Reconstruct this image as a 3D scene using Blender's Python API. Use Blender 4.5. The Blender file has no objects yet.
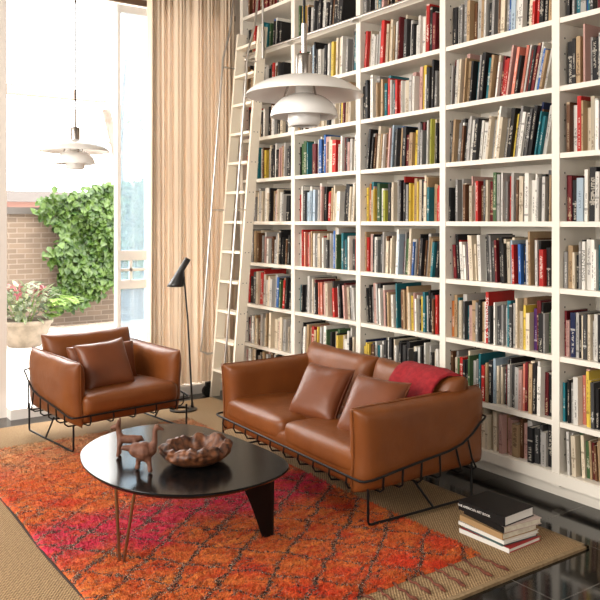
import bpy, math, random
import numpy as np
from mathutils import Vector, Matrix, noise
R = math.radians
sc = bpy.context.scene
col = sc.collection

# ---------------------------------------------------------------- camera
cd = bpy.data.cameras.new('camera'); cam = bpy.data.objects.new('camera', cd); col.objects.link(cam)
cam.location = (0, 0, 1.6); cam.rotation_euler = (R(90), 0, -R(34.8))
cd.sensor_width = 36; cd.lens = 46.08; cd.shift_y = -0.1317
cd.clip_start = 0.05; cd.clip_end = 200
sc.camera = cam
# ---------------------------------------------------------------- light
w = bpy.data.worlds.new('sky'); sc.world = w; w.use_nodes = True
w.node_tree.nodes['Background'].inputs[0].default_value = (1.0, 0.975, 0.94, 1)
w.node_tree.nodes['Background'].inputs[1].default_value = 9.0
def lamp(name, kind, loc, energy, color, target=None, size=None):
    l = bpy.data.lights.new(name, kind); l.energy = energy; l.color = color
    o = bpy.data.objects.new(name, l); o.location = loc; col.objects.link(o)
    if target is not None:
        o.rotation_euler = (Vector(target) - Vector(loc)).to_track_quat('-Z', 'Y').to_euler()
    if size:
        l.shape = 'RECTANGLE'; l.size, l.size_y = size
    return o
s = lamp('sun', 'SUN', (0, 0, 20), 3.2, (1, .93, .82), (1.5, 10.5, 0)); s.data.angle = R(1.0)
lamp('added_rear_fill', 'AREA', (0.2, -3.0, 2.2), 115, (1, .93, .84), (2.6, 4.0, 1.3), (4.5, 2.8))  # added fill light standing in for assumed unseen windows; the rear wall is solid
lamp('added_side_fill', 'AREA', (-2.9, 3.4, 2.5), 400, (1, .95, .88), (3.0, 3.6, 1.0), (4.5, 3.0))  # likewise added: main fill from assumed windows, the side wall has no opening
p = lamp('door_portal', 'AREA', (2.13, 6.80, 1.85), 10, (1, 1, 1), (2.13, 0, 1.85), (.95, 3.5)); p.data.cycles.is_portal = True
sc.view_settings.view_transform = 'Standard'; sc.view_settings.look = 'None'
sc.view_settings.gamma = 1; sc.view_settings.use_curve_mapping = False
sc.view_settings.exposure = 0.42
sc.cycles.use_denoising = True
sc.cycles.max_bounces = 8; sc.cycles.transparent_max_bounces = 12
sc.cycles.sample_clamp_indirect = 6.0

# ---------------------------------------------------------------- helpers
class MB:
    def __init__(s): s.v = []; s.f = []; s.m = []; s.uv = []
    def add(s, vs, fs, mi=0, uvs=None):
        n = len(s.v); s.v += [tuple(v) for v in vs]
        for k, f in enumerate(fs):
            s.f.append(tuple(i + n for i in f)); s.m.append(mi)
            s.uv.append(uvs[k] if uvs else None)
        return s
    def box(s, x0, x1, y0, y1, z0, z1, mi=0, uvs=None):
        vs = [(x0,y0,z0),(x1,y0,z0),(x1,y1,z0),(x0,y1,z0),(x0,y0,z1),(x1,y0,z1),(x1,y1,z1),(x0,y1,z1)]
        fs = [(0,3,2,1),(4,5,6,7),(0,1,5,4),(1,2,6,5),(2,3,7,6),(3,0,4,7)]
        return s.add(vs, fs, mi, uvs)
    def tube(s, pts, r, n=8, mi=0, closed=False, caps=True):
        P = [Vector(p) for p in pts]; N = len(P)
        rr = r if isinstance(r, (list, tuple)) else [r] * N
        T = []
        for i in range(N):
            a = P[(i-1) % N] if (closed or i > 0) else P[i]
            b = P[(i+1) % N] if (closed or i < N-1) else P[i]
            t = (b - a); T.append(t.normalized() if t.length > 1e-9 else Vector((0,0,1)))
        u = T[0].orthogonal().normalized()
        vs = []; fs = []
        for i in range(N):
            u = (u - T[i] * u.dot(T[i]))
            u = u.normalized() if u.length > 1e-6 else T[i].orthogonal().normalized()
            w_ = T[i].cross(u)
            for k in range(n):
                a = 2*math.pi*k/n
                vs.append(P[i] + (u*math.cos(a) + w_*math.sin(a)) * rr[i])
        for i in range(N if closed else N-1):
            j = (i+1) % N
            for k in range(n):
                fs.append((i*n+k, i*n+(k+1) % n, j*n+(k+1) % n, j*n+k))
        if caps and not closed:
            fs.append(tuple(range(n-1, -1, -1))); fs.append(tuple((N-1)*n+k for k in range(n)))
        return s.add(vs, fs, mi)
    def lathe(s, prof, n=40, mi=0, c=(0,0,0)):
        vs = []; fs = []
        for (r, z) in prof:
            for k in range(n):
                a = 2*math.pi*k/n; vs.append((c[0]+r*math.cos(a), c[1]+r*math.sin(a), c[2]+z))
        for i in range(len(prof)-1):
            for k in range(n):
                fs.append((i*n+k, i*n+(k+1) % n, (i+1)*n+(k+1) % n, (i+1)*n+k))
        return s.add(vs, fs, mi)
    def prism(s, outline, z0, z1, mi=0):
        n = len(outline)
        vs = [(x, y, z0) for x, y in outline] + [(x, y, z1) for x, y in outline]
        fs = [tuple(range(n-1, -1, -1)), tuple(range(n, 2*n))] + [(i, (i+1) % n, n+(i+1) % n, n+i) for i in range(n)]
        return s.add(vs, fs, mi)
    def xf(s, M, start=0):
        for i in range(start, len(s.v)): s.v[i] = tuple(M @ Vector(s.v[i]))
        return s
    def build(s, name, mats, parent=None, smooth=None, loc=None):
        me = bpy.data.meshes.new(name); me.from_pydata(s.v, [], s.f)
        for m in (mats if isinstance(mats, (list, tuple)) else [mats]): me.materials.append(m)
        me.polygons.foreach_set('material_index', s.m)
        if any(u is not None for u in s.uv):
            l = me.uv_layers.new(name='UVMap'); flat = []
            for f, u in zip(s.f, s.uv):
                for k in range(len(f)): flat += (u[k] if u else (-5.0, -5.0))
            l.data.foreach_set('uv', flat)
        me.update()
        if smooth is not None:
            me.shade_smooth()
            if smooth < 180: me.set_sharp_from_angle(angle=R(smooth))
        o = bpy.data.objects.new(name, me); col.objects.link(o)
        if parent: o.parent = parent
        if loc: o.location = loc
        return o
def tag(o, label=None, cat=None, group=None, kind=None):
    for k, v in (('label', label), ('category', cat), ('group', group), ('kind', kind)):
        if v: o[k] = v
    return o
def empty(name, loc, rz, label, cat, group=None):
    o = bpy.data.objects.new(name, None); o.location = loc; o.rotation_euler = (0, 0, rz)
    o.empty_display_size = .05; col.objects.link(o)
    return tag(o, label, cat, group)
def structure(o): o['kind'] = 'structure'; return o
def mod(o, kind, **kw):
    m = o.modifiers.new(kind.lower(), kind)
    for k, v in kw.items(): setattr(m, k, v)
    return o

# --- materials
def mat(name, color=(.5,.5,.5), rough=.5, metal=0.0, **kw):
    m = bpy.data.materials.new(name); m.use_nodes = True
    b = m.node_tree.nodes['Principled BSDF']
    b.inputs['Base Color'].default_value = (*color, 1); b.inputs['Roughness'].default_value = rough
    b.inputs['Metallic'].default_value = metal
    for k, v in kw.items(): b.inputs[k.replace('_', ' ')].default_value = v
    return m
class NT:
    def __init__(s, m): s.m = m; s.t = m.node_tree; s.b = s.t.nodes['Principled BSDF']
    def n(s, kind, **kw):
        x = s.t.nodes.new(kind)
        for k, v in kw.items():
            if k.startswith('i_'):
                key = k[2:].replace('_', ' '); key = int(key) if key.isdigit() else key
                if hasattr(v, 'is_linked') or isinstance(v, bpy.types.NodeSocket): s.t.links.new(v, x.inputs[key])
                else: x.inputs[key].default_value = v
            else: setattr(x, k, v)
        return x
    def l(s, a, b): s.t.links.new(a, b)
    def math(s, op, a, b=None, c=None):
        x = s.t.nodes.new('ShaderNodeMath'); x.operation = op
        for i, v in enumerate((a, b, c)):
            if v is None: continue
            if isinstance(v, bpy.types.NodeSocket): s.l(v, x.inputs[i])
            else: x.inputs[i].default_value = v
        return x.outputs[0]
    def mix(s, f, a, b):
        x = s.t.nodes.new('ShaderNodeMix'); x.data_type = 'RGBA'
        for sock, v in ((x.inputs[0], f), (x.inputs[6], a), (x.inputs[7], b)):
            if isinstance(v, bpy.types.NodeSocket): s.l(v, sock)
            elif isinstance(v, (tuple, list)): sock.default_value = (*v[:3], 1)
            else: sock.default_value = v
        return x.outputs[2]
    def obj(s): return s.n('ShaderNodeTexCoord').outputs['Object']
    def noise(s, vec, scale, detail=3, rough=.5):
        return s.n('ShaderNodeTexNoise', i_Vector=vec, i_Scale=scale, i_Detail=detail, i_Roughness=rough).outputs['Fac']
    def ramp(s, f, a, b):
        x = s.t.nodes.new('ShaderNodeMapRange'); s.l(f, x.inputs[0])
        x.inputs[1].default_value = a; x.inputs[2].default_value = b
        return x.outputs[0]
    def bump(s, h, strength, dist=.01):
        x = s.n('ShaderNodeBump', i_Strength=strength, i_Distance=dist); s.l(h, x.inputs['Height'])
        s.l(x.outputs[0], s.b.inputs['Normal']); return x
def noisy(name, c1, c2, scale, rough=.6, bump=0, bscale=None, dist=.005, metal=0, a=.35, b=.65, **kw):
    m = mat(name, c1, rough, metal, **kw); t = NT(m); o = t.obj()
    t.l(t.mix(t.ramp(t.noise(o, scale), a, b), c1, c2), t.b.inputs['Base Color'])
    if bump: t.bump(t.noise(o, bscale or scale * 6, 4), bump, dist)
    return m

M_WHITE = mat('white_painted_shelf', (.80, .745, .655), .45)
M_DIM = mat('bounce_damping_grey', (.30, .27, .24), .85)  # unseen ceiling, side and rear walls, darkened to cut bounced fill light
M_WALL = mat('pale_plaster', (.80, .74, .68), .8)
M_STEEL = mat('brushed_steel', (.62, .60, .57), .28, 1.0)
M_CHROME = mat('polished_nickel', (.40, .365, .33), .25, 1.0)
M_BLACK = mat('black_powder_coat', (.008, .0075, .0075), .4, 0, Specular_IOR_Level=.25)
M_BLACKGLOSS = mat('black_lacquer', (.010, .009, .009), .32)
M_TABLE = mat('black_stained_table', (.006, .0055, .0055), .17, 0, Specular_IOR_Level=.17)
M_ENAMEL = mat('white_enamel', (.84, .81, .77), .22)
M_OPAL = mat('opal_glass', (.86, .84, .81), .10, 0, Coat_Weight=.4)
M_LADDER = mat('cream_ladder_paint', (.88, .80, .66), .45)
M_HOLE = mat('dark_hole', (.05, .045, .04), .8)
M_RED = noisy('red_wool', (.22, .005, .010), (.31, .010, .016), 40, .95, .6, 260, .005)
M_TERRA = noisy('terracotta', (.105, .036, .018), (.165, .062, .032), 45, .62, .35, 90, .004)
M_POT = noisy('weathered_pot', (.11, .088, .064), (.165, .132, .10), 9, .85, .3, 60, .005)
M_SOIL = mat('soil', (.04, .025, .015), .95)
M_BARK = noisy('pale_bark', (.10, .07, .055), (.17, .125, .105), 8, .9, .4, 30)
def leather(name, c1, c2, rough):
    m = mat(name, c1, rough, 0, Specular_IOR_Level=.36); t = NT(m); o = t.obj()
    t.l(t.mix(t.ramp(t.noise(o, 5, 4), .3, .7), c1, c2), t.b.inputs['Base Color'])
    v = t.n('ShaderNodeTexVoronoi', i_Vector=o, i_Scale=300.0)
    h = t.math('ADD', t.math('MULTIPLY', v.outputs['Distance'], .25), t.math('MULTIPLY', t.noise(o, 9, 3), 2.2))
    t.bump(h, .35, .006)
    return m
M_LEATHER = leather('cognac_leather', (.150, .042, .0090), (.192, .057, .0120), .38)
M_LEATHER2 = leather('glossy_cushion_leather', (.135, .040, .0155), (.175, .053, .020), .32)

# tile floor: black polished stone with thin joints
m = M_FLOOR = mat('black_polished_stone', (.02, .018, .016), .10, 0, Specular_IOR_Level=.4); t = NT(m); o = t.obj()
sp = t.n('ShaderNodeSeparateXYZ'); t.l(o, sp.inputs[0])
def joint(t, v, off, step=.6, wd=.004):
    f = t.math('FRACT', t.math('DIVIDE', t.math('SUBTRACT', v, off), step))
    return t.math('LESS_THAN', t.math('MINIMUM', f, t.math('SUBTRACT', 1.0, f)), wd)
j = t.math('MAXIMUM', joint(t, sp.outputs[0], .33), joint(t, sp.outputs[1], 2.03))
spk = t.ramp(t.noise(o, 260, 2), .66, .74)
base = t.mix(t.ramp(t.noise(o, 6, 4), .35, .7), (.007, .0065, .006), (.018, .016, .014))
base = t.mix(t.math('MULTIPLY', spk, .5), base, (.16, .14, .12))
t.l(t.mix(j, base, (.11, .10, .09)), m.node_tree.nodes['Principled BSDF'].inputs['Base Color'])
t.l(t.math('ADD', .04, t.math('MULTIPLY', t.noise(o, 40, 3), .10)), t.b.inputs['Roughness'])

# jute rug
m = M_JUTE = mat('jute_weave', (.36, .25, .13), .95); t = NT(m); o = t.obj()
sp = t.n('ShaderNodeSeparateXYZ'); t.l(o, sp.inputs[0])
wx = t.math('SINE', t.math('MULTIPLY', sp.outputs[0], 420)); wy = t.math('SINE', t.math('MULTIPLY', sp.outputs[1], 300))
wv = t.math('MULTIPLY', wx, wy); nz = t.noise(o, 90, 4)
f = t.math('ADD', t.math('MULTIPLY', wv, .42), nz)
t.l(t.mix(t.ramp(f, .2, .85), (.150, .084, .034), (.50, .335, .17)), t.b.inputs['Base Color'])
t.bump(f, .8, .006)

# orange shag rug: warm bands, a magenta band, dark diamond lattice
m = M_RUG = mat('orange_shag_wool', (.6, .12, .02), .95); t = NT(m); o = t.obj()
mp = t.n('ShaderNodeMapping', i_Vector=o); mp.inputs['Scale'].default_value = (1.0, 1.0, 1.0)
wob = t.n('ShaderNodeTexNoise', i_Vector=o, i_Scale=7.0, i_Detail=3.0)
wob2 = t.n('ShaderNodeTexNoise', i_Vector=o, i_Scale=70.0, i_Detail=2.0)
va = t.n('ShaderNodeVectorMath', operation='SUBTRACT', i_0=wob.outputs['Color'], i_1=(.5, .5, .5))
vb = t.n('ShaderNodeVectorMath', operation='SUBTRACT', i_0=wob2.outputs['Color'], i_1=(.5, .5, .5))
va = t.n('ShaderNodeVectorMath', operation='SCALE', i_0=va.outputs[0]); va.inputs['Scale'].default_value = .10
vb = t.n('ShaderNodeVectorMath', operation='SCALE', i_0=vb.outputs[0]); vb.inputs['Scale'].default_value = .035
vs_ = t.n('ShaderNodeVectorMath', operation='ADD', i_0=o, i_1=va.outputs[0])
vs_ = t.n('ShaderNodeVectorMath', operation='ADD', i_0=vs_.outputs[0], i_1=vb.outputs[0])
sp = t.n('ShaderNodeSeparateXYZ'); t.l(vs_.outputs[0], sp.inputs[0]); X, Y = sp.outputs[0], sp.outputs[1]
def lattice(t, ang, step, wd, soft):
    d = t.math('ADD', t.math('MULTIPLY', X, math.cos(ang)), t.math('MULTIPLY', Y, math.sin(ang)))
    f = t.math('FRACT', t.math('DIVIDE', d, step))
    d = t.math('MULTIPLY', t.math('MINIMUM', f, t.math('SUBTRACT', 1.0, f)), step)
    return t.ramp(d, wd + soft, wd)
lat = t.math('MAXIMUM', lattice(t, R(130), .205, .008, .007), lattice(t, R(40), .205, .006, .006))
flk = t.ramp(t.noise(o, 95, 2), .34, .50)
lat = t.math('MULTIPLY', t.math('MULTIPLY', lat, flk), t.math('SUBTRACT', 1.0, t.math('MULTIPLY', t.ramp(Y, 1.3, 2.0), .55)))
big = t.noise(vs_.outputs[0], 3.2, 3); mm_ = t.n('ShaderNodeMapping', i_Vector=vs_.outputs[0]); mm_.inputs['Scale'].default_value = (7, 24, 1); mid = t.noise(mm_.outputs[0], 1.0, 4, .6); fine = t.noise(o, 140, 3)
c = t.mix(t.ramp(mid, .30, .70), (.58, .048, .010), (.76, .24, .042))
c = t.mix(t.ramp(big, .50, .70), c, (.60, .028, .010))
# broad zones across the weave (Y runs down the length of the rug)
wy_ = t.math('ADD', Y, t.math('MULTIPLY', big, .5))
pink = t.math('MULTIPLY', t.ramp(wy_, 1.20, 1.36), t.ramp(wy_, 1.82, 1.66))
pink = t.math('MULTIPLY', pink, t.ramp(mid, .30, .52))
c = t.mix(t.math('MULTIPLY', pink, .92), c, (.62, .012, .070))
pale = t.ramp(wy_, 2.45, 3.25)
c = t.mix(t.math('MULTIPLY', pale, t.ramp(mid, .25, .55)), c, (.64, .36, .17))
near = t.ramp(wy_, .62, .40)
c = t.mix(t.math('MULTIPLY', near, t.ramp(t.noise(o, 4, 2), .42, .58)), c, (.68, .050, .010))
c = t.mix(t.ramp(fine, .50, .34), c, t.mix(.65, c, (.06, .008, .004)))
lc = t.mix(t.ramp(t.noise(o, 170, 2), .56, .62), (.022, .014, .012), (.55, .42, .30))
fm = t.n('ShaderNodeMapping', i_Vector=vs_.outputs[0]); fm.inputs['Scale'].default_value = (14, 55, 1)
fk = t.math('MULTIPLY', t.ramp(t.noise(fm.outputs[0], 1.0, 3), .56, .61), t.ramp(t.noise(o, 4.5, 2), .36, .52))
lat = t.math('MAXIMUM', lat, t.math('MULTIPLY', fk, .9))
t.l(t.mix(lat, c, lc), t.b.inputs['Base Color'])
t.bump(fine, .7, .012)
M_FRINGE = noisy('rust_fringe_yarn', (.085, .020, .010), (.19, .055, .028), 60, .95, .6, 200)

# curtain cloth lets some daylight through
m = M_CURTAIN = mat('cream_curtain_cloth', (.76, .62, .47), .9); t = NT(m)
tr = t.n('ShaderNodeBsdfTranslucent'); tr.inputs[0].default_value = (.80, .68, .56, 1)
mx = t.n('ShaderNodeMixShader'); mx.inputs[0].default_value = .12
t.l(t.b.outputs[0], mx.inputs[1]); t.l(tr.outputs[0], mx.inputs[2])
t.l(mx.outputs[0], t.t.nodes['Material Output'].inputs[0])

def bricks(name, c1, c2, mortar):
    m = mat(name, c1, .9); t = NT(m); o = t.obj()
    sp = t.n('ShaderNodeSeparateXYZ'); t.l(o, sp.inputs[0])
    cb = t.n('ShaderNodeCombineXYZ'); t.l(sp.outputs[0], cb.inputs[0]); t.l(sp.outputs[2], cb.inputs[1])
    b = t.n('ShaderNodeTexBrick', i_Vector=cb.outputs[0], i_Scale=1.0)
    b.inputs['Brick Width'].default_value = .23; b.inputs['Row Height'].default_value = .075
    b.inputs['Mortar Size'].default_value = .008
    b.inputs['Color1'].default_value = (*c1, 1); b.inputs['Color2'].default_value = (*c2, 1); b.inputs['Mortar'].default_value = (*mortar, 1)
    t.l(b.outputs['Color'], t.b.inputs['Base Color']); t.bump(t.math('SUBTRACT', 1.0, b.outputs['Fac']), .6, .01)
    return m
M_BRICK = bricks('garden_brick', (.072, .051, .036), (.10, .071, .049), (.128, .10, .078))
M_PATIO = noisy('pale_paving', (.62, .58, .52), (.72, .68, .62), 3, .85, .2, 40)
M_GRAVEL = noisy('gravel_bed', (.20, .15, .11), (.40, .33, .26), 45, .95, .8, 70, .02)
M_COPING = mat('dark_coping', (.04, .034, .03), .8)
def leafmat(name, c1, c2):
    m = mat(name, c1, .5); t = NT(m); o = t.obj()
    cc = t.mix(t.ramp(t.noise(o, 9, 3), .3, .7), c1, c2); t.l(cc, t.b.inputs['Base Color'])
    tr = t.n('ShaderNodeBsdfTranslucent'); t.l(cc, tr.inputs[0])
    mx = t.n('ShaderNodeMixShader'); mx.inputs[0].default_value = .25
    t.l(t.b.outputs[0], mx.inputs[1]); t.l(tr.outputs[0], mx.inputs[2]); t.l(mx.outputs[0], t.t.nodes['Material Output'].inputs[0])
    return m
M_IVY = leafmat('ivy_leaf', (.009, .034, .003), (.062, .112, .012))
M_FERN = leafmat('lime_leaf', (.075, .15, .015), (.13, .21, .03))
M_VARIEG = leafmat('pale_green_leaf', (.016, .038, .012), (.20, .22, .13))
M_FLOWER = leafmat('pink_flower_leaf', (.17, .03, .045), (.28, .10, .10))
m = M_GLASS = mat('clear_glass', (1, 1, 1), .02); t = NT(m)
tr = t.n('ShaderNodeBsdfTransparent'); tr.inputs[0].default_value = (.62, .72, .80, 1)
gl = t.n('ShaderNodeBsdfGlossy'); gl.inputs['Roughness'].default_value = .03
df = t.n('ShaderNodeBsdfTranslucent'); df.inputs[0].default_value = (.70, .80, .88, 1)
mx = t.n('ShaderNodeMixShader'); mx.inputs[0].default_value = .12; t.l(tr.outputs[0], mx.inputs[1]); t.l(gl.outputs[0], mx.inputs[2])
mx2 = t.n('ShaderNodeMixShader'); mx2.inputs[0].default_value = .10; t.l(mx.outputs[0], mx2.inputs[1]); t.l(df.outputs[0], mx2.inputs[2])
t.l(mx2.outputs[0], t.t.nodes['Material Output'].inputs[0])
M_FRAME = mat('white_window_frame', (.86, .84, .80), .5)

# ---------------------------------------------------------------- room shell
XB = 3.73                                   # front face of the bookcase
structure(MB().box(-3.2, 4.15, -3.3, 6.62, -.1, 0).build('floor', M_FLOOR))
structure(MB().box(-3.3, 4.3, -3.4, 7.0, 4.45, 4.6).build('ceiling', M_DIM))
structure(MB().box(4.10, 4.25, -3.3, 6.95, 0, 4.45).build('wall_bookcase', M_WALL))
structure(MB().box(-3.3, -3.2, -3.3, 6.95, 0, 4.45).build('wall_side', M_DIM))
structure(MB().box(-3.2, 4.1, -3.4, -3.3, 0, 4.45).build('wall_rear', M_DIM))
wl = MB().box(-3.2, 1.61, 6.50, 6.95, 0, 4.45)             # left of the garden door
wl.box(1.61, 4.1, 6.62, 6.95, 3.60, 4.45); wl.box(3.64, 4.1, 6.62, 6.95, .0, 3.60)
structure(wl.build('wall_garden', M_WALL))
structure(MB().box(1.61, 3.80, 6.38, 6.98, .0, .082).build('trim_1', M_FRAME))   # raised white sill
wf = MB()
wf.box(2.61, 2.645, 6.66, 6.73, .082, 3.57); wf.box(2.90, 2.935, 6.66, 6.73, .082, 3.57)
for z0, z1 in ((.082, .30), (.98, 1.06), (1.24, 1.33), (3.50, 3.57)): wf.box(2.645, 2.90, 6.665, 6.725, z0, z1)
wf.box(2.645, 2.90, 6.68, 6.71, 1.14, 1.165); wf.box(2.74, 2.765, 6.68, 6.71, 1.06, 1.24)
wob_ = structure(wf.build('window_1', M_FRAME)); wob_['label'] = 'white framed glazed side panel between garden door and curtain'
g = MB().box(2.645, 2.90, 6.69, 6.70, .30, 3.5).build('window_pane', M_GLASS, wob_)
structure(MB().box(1.61, 3.80, 6.585, 6.62, 3.57, 3.62).build('trim_2', mat('brown_head_trim', (.12, .07, .04), .6)))

# ---------------------------------------------------------------- garden
structure(MB().box(-8, 14, 6.98, 11.0, -.1, .0).build('ground', M_PATIO))
structure(MB().box(-8, 14, 11.0, 11.5, -.1, .035).build('ground_gravel_strip', M_GRAVEL))
gw = structure(MB().box(-8, 14, 11.5, 11.75, 0, 1.70).build('wall_outside', M_BRICK))
structure(MB().box(-8, 14, 11.45, 11.80, 1.70, 1.80).build('trim_3', M_COPING))
nb = empty('building', (3.0, 16.5, 0), 0, 'low pale pink building with flat grey roof beyond the garden wall', 'building')
MB().box(-9, 3.2, 0, 4, 0, 2.0).build('wall', mat('pink_render', (.17, .085, .065), .9), nb)
MB().box(-9.2, 3.4, -.3, 4.2, 2.0, 2.22).build('roof', mat('grey_fascia', (.07, .06, .055), .8), nb)
bm_ = empty('pergola_beam', (0, 8.9, 0), 0, 'pale painted pergola beam high across the garden behind the small pendant', 'beam')
MB().box(.5, 3.35, -.06, .06, 3.02, 3.13).build('beam_timber', mat('pale_timber', (.25, .19, .155), .8), bm_)
MB().box(.55, .67, -.06, .06, 0, 3.02).build('post', mat('pale_timber_post', (.25, .19, .155), .8), bm_)

rnd = random.Random(4)
def leaf(mb, p, d, n, L, W, mi=0, fold=.15):
    d = Vector(d).normalized(); n = Vector(n); s_ = d.cross(n)
    s_ = s_.normalized() if s_.length > 1e-5 else d.orthogonal().normalized(); n = s_.cross(d).normalized()
    p = Vector(p)
    vs = [p, p + d*L*.35 + s_*W*.5 + n*fold*W, p + d*L*.75 + s_*W*.33 + n*fold*W*.6, p + d*L - n*.08*L,
          p + d*L*.75 - s_*W*.33 + n*fold*W*.6, p + d*L*.35 - s_*W*.5 + n*fold*W, p + d*L*.5]
    mb.add(vs, [(0,1,6),(1,2,6),(2,3,6),(3,4,6),(4,5,6),(5,0,6)], mi)
ivy_poly = [(3.22,1.84),(3.45,2.0),(3.75,1.98),(4.05,2.12),(4.5,2.2),(5.1,2.2),(6.2,2.15),(6.4,1.4),(6.1,.8),(5.1,.8),(4.5,.74),(4.2,.60),(3.98,.40),(3.62,.34),(3.46,.50),(3.68,.87),(3.36,1.10),(3.58,1.39),(3.48,1.56)]
def inside(x, y, P):
    c_ = False
    for i in range(len(P)):
        x1, y1 = P[i]; x2, y2 = P[i-1]
        if (y1 > y) != (y2 > y) and x < (x2-x1)*(y-y1)/(y2-y1)+x1: c_ = not c_
    return c_
ivy = empty('ivy', (4.5, 11.45, 0), 0, 'dense green ivy spilling over the brick garden wall', 'ivy')
mb = MB(); cnt = 0
while cnt < 5200:
    x = rnd.uniform(3.1, 6.4); z = rnd.uniform(.3, 2.3)
    jx = x + rnd.gauss(0, .05); jz = z + rnd.gauss(0, .05)
    if not inside(jx, jz, ivy_poly): continue
    th = .10 + .22*noise.noise((x*2.2, z*2.2, 3)) + .10
    p = (x - 4.5, -max(.02, rnd.random()**.5 * max(th, .05)) - .02, z)
    leaf(mb, p, (rnd.gauss(0, .6), -.35+rnd.gauss(0, .2), -.7+rnd.gauss(0, .4)), (rnd.gauss(0, .35), -1, .6), rnd.uniform(.08, .14), rnd.uniform(.075, .12))
    cnt += 1
mb.build('foliage', M_IVY, ivy)
mb = MB()
for k in range(9):
    x = -.9 + k*.25; pts = [(x + .1*math.sin(k+i), -.015, .75 + i*.2) for i in range(6)]
    mb.tube(pts, .012, 5)
mb.build('stem', M_BARK, ivy)
tr_ = empty('tree', (4.62, 12.6, 0), 0, 'pale bare tree trunk rising behind the ivy wall', 'tree')
MB().tube([(.42,0,0),(.42,0,1.8),(.36,0,2.4),(.27,0,2.9),(.16,0,3.35),(.12,0,3.5)], [.10,.085,.075,.07,.075,.072], 10).build('trunk', M_BARK, tr_, 60)
MB().tube([(.36,0,2.4),(.40,0,2.9),(.42,.05,3.3),(.5,.05,4.4)], [.06,.05,.04,.03], 8).build('branch', M_BARK, tr_, 60)
mb = MB()
for k in range(90):
    p = (rnd.gauss(.9, .35), rnd.gauss(0, .3), rnd.gauss(3.3, .12)); leaf(mb, p, (rnd.gauss(0,1), rnd.gauss(0,1), -.5), (0, -1, .5), .10, .06)
mb.build('foliage', M_FERN, tr_)

pt = empty('planter', (2.72, 10.1, 0), 0, 'round stone planter with flowering plants on the patio before the brick wall', 'planter')
prof = [(.0,0),(.20,0),(.215,.03),(.27,.12),(.315,.25),(.325,.29),(.35,.295),(.355,.335),(.33,.345),(.30,.33),(.29,.28),(0,.28)]
MB().lathe(prof, 40).build('pot', M_POT, pt, 40)
mb = MB(); fl = MB(); fe = MB(); st = MB()
for k in range(210):
    a = rnd.uniform(0, 6.28); r = rnd.random()**.5*.36; z = .36 + rnd.random()*.42*(1.15 - r)
    leaf(mb, (r*math.cos(a), r*math.sin(a), z), (math.cos(a)*.8, math.sin(a)*.8, rnd.gauss(.3, .5)), (0, 0, 1), rnd.uniform(.10, .19), rnd.uniform(.045, .08))
for k in range(26):
    a = rnd.uniform(0, 6.28); r = rnd.random()**.5*.34; z = rnd.uniform(.62, .84) - r*.4
    for q in range(4):
        leaf(fl, (r*math.cos(a), r*math.sin(a), z + .02*q), (rnd.gauss(0,.6), rnd.gauss(0,.6), .7), (rnd.gauss(0,.4), -1, .3), rnd.uniform(.05, .09), .035)
    st.tube([(r*.3*math.cos(a), r*.3*math.sin(a), .28), (r*math.cos(a), r*math.sin(a), z)], .004, 4)
for k in range(70):
    a = rnd.uniform(-1.5, .9); r0 = rnd.uniform(.05, .2); L = rnd.uniform(.2, .4)
    b0 = Vector((.16 + r0*math.cos(a), -.1 + r0*math.sin(a), .40))
    for q in range(7):
        p = b0 + Vector((math.cos(a)*L*q/7, math.sin(a)*L*q/7, .22*math.sin(q/7*2.6)))
        leaf(fe, p, (math.cos(a)+rnd.gauss(0,.4), math.sin(a)+rnd.gauss(0,.4), -.2), (0, 0, 1), .09, .03)
mb.build('foliage', M_VARIEG, pt); fl.build('flower_foliage', M_FLOWER, pt); fe.build('fern_foliage', M_FERN, pt); st.build('stem', M_FERN, pt)
MB().lathe([(0,.285),(.29,.285)], 30).build('soil', M_SOIL, pt)

# ---------------------------------------------------------------- curtain
mb = MB(); n = 420; cols_ = []
rc = random.Random(9); ph = 0
for i in range(n):
    u = i/(n-1); x = 2.84 + u*.92
    ph += (2*math.pi*19/n) * (1 + .45*math.sin(u*23) + .3*math.sin(u*61+1))
    y = 6.50 + .045*math.sin(ph) + .012*math.sin(2.3*ph+1) + .02*math.sin(u*9)
    x += .012*math.cos(ph)
    cols_.append((x, y))
zs = [.086, .5, 1.2, 2.0, 2.8, 3.6, 4.4]
vs = [(x + .006*math.sin(7*z+i*.1), y + .010*(1-z/4.4)*math.sin(i*.21), z) for z in zs for i, (x, y) in enumerate(cols_)]
fs = [(a*n+i, a*n+i+1, (a+1)*n+i+1, (a+1)*n+i) for a in range(len(zs)-1) for i in range(n-1)]
cu = mb.add(vs, fs).build('curtain', M_CURTAIN, None, 180)
tag(cu, 'full height cream curtain hanging in deep folds beside the garden door', 'curtain')

# ---------------------------------------------------------------- bookcase
UP = [1.89, 2.79, 3.69, 4.585, 5.475, 6.35]
SH = [.153, .449, .823, 1.214, 1.597, 1.99, 2.373, 2.764, 3.155, 3.54, 3.93]
bc = empty('bookcase', (XB, 4.1, 0), 0, 'floor to ceiling white built-in bookcase packed with books', 'bookcase')
def BB(): return MB()
for i, y in enumerate(UP):
    mb = MB().box(0, .345, y-4.1-.026, y-4.1+.026, .075, 4.40)
    for z0 in SH[:-1]:
        for dz in (.10, .19, .28):
            for xx in (.05, .29):
                mb.add([(xx+.006*math.cos(a), y-4.1-.0265, z0+dz+.006*math.sin(a)) for a in [k*math.pi/4 for k in range(8)]], [tuple(range(8))], 1)
    mb.build('upright', [M_WHITE, M_HOLE], bc)
for b in range(5):
    for z in SH:
        MB().box(.004, .335, UP[b]-4.1+.026, UP[b+1]-4.1-.026, z-.03, z).build('shelf', M_WHITE, bc)
MB().box(.345, .365, UP[0]-4.1-.03, UP[-1]-4.1+.03, .08, 4.40).build('back_panel', M_WHITE, bc)
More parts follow.
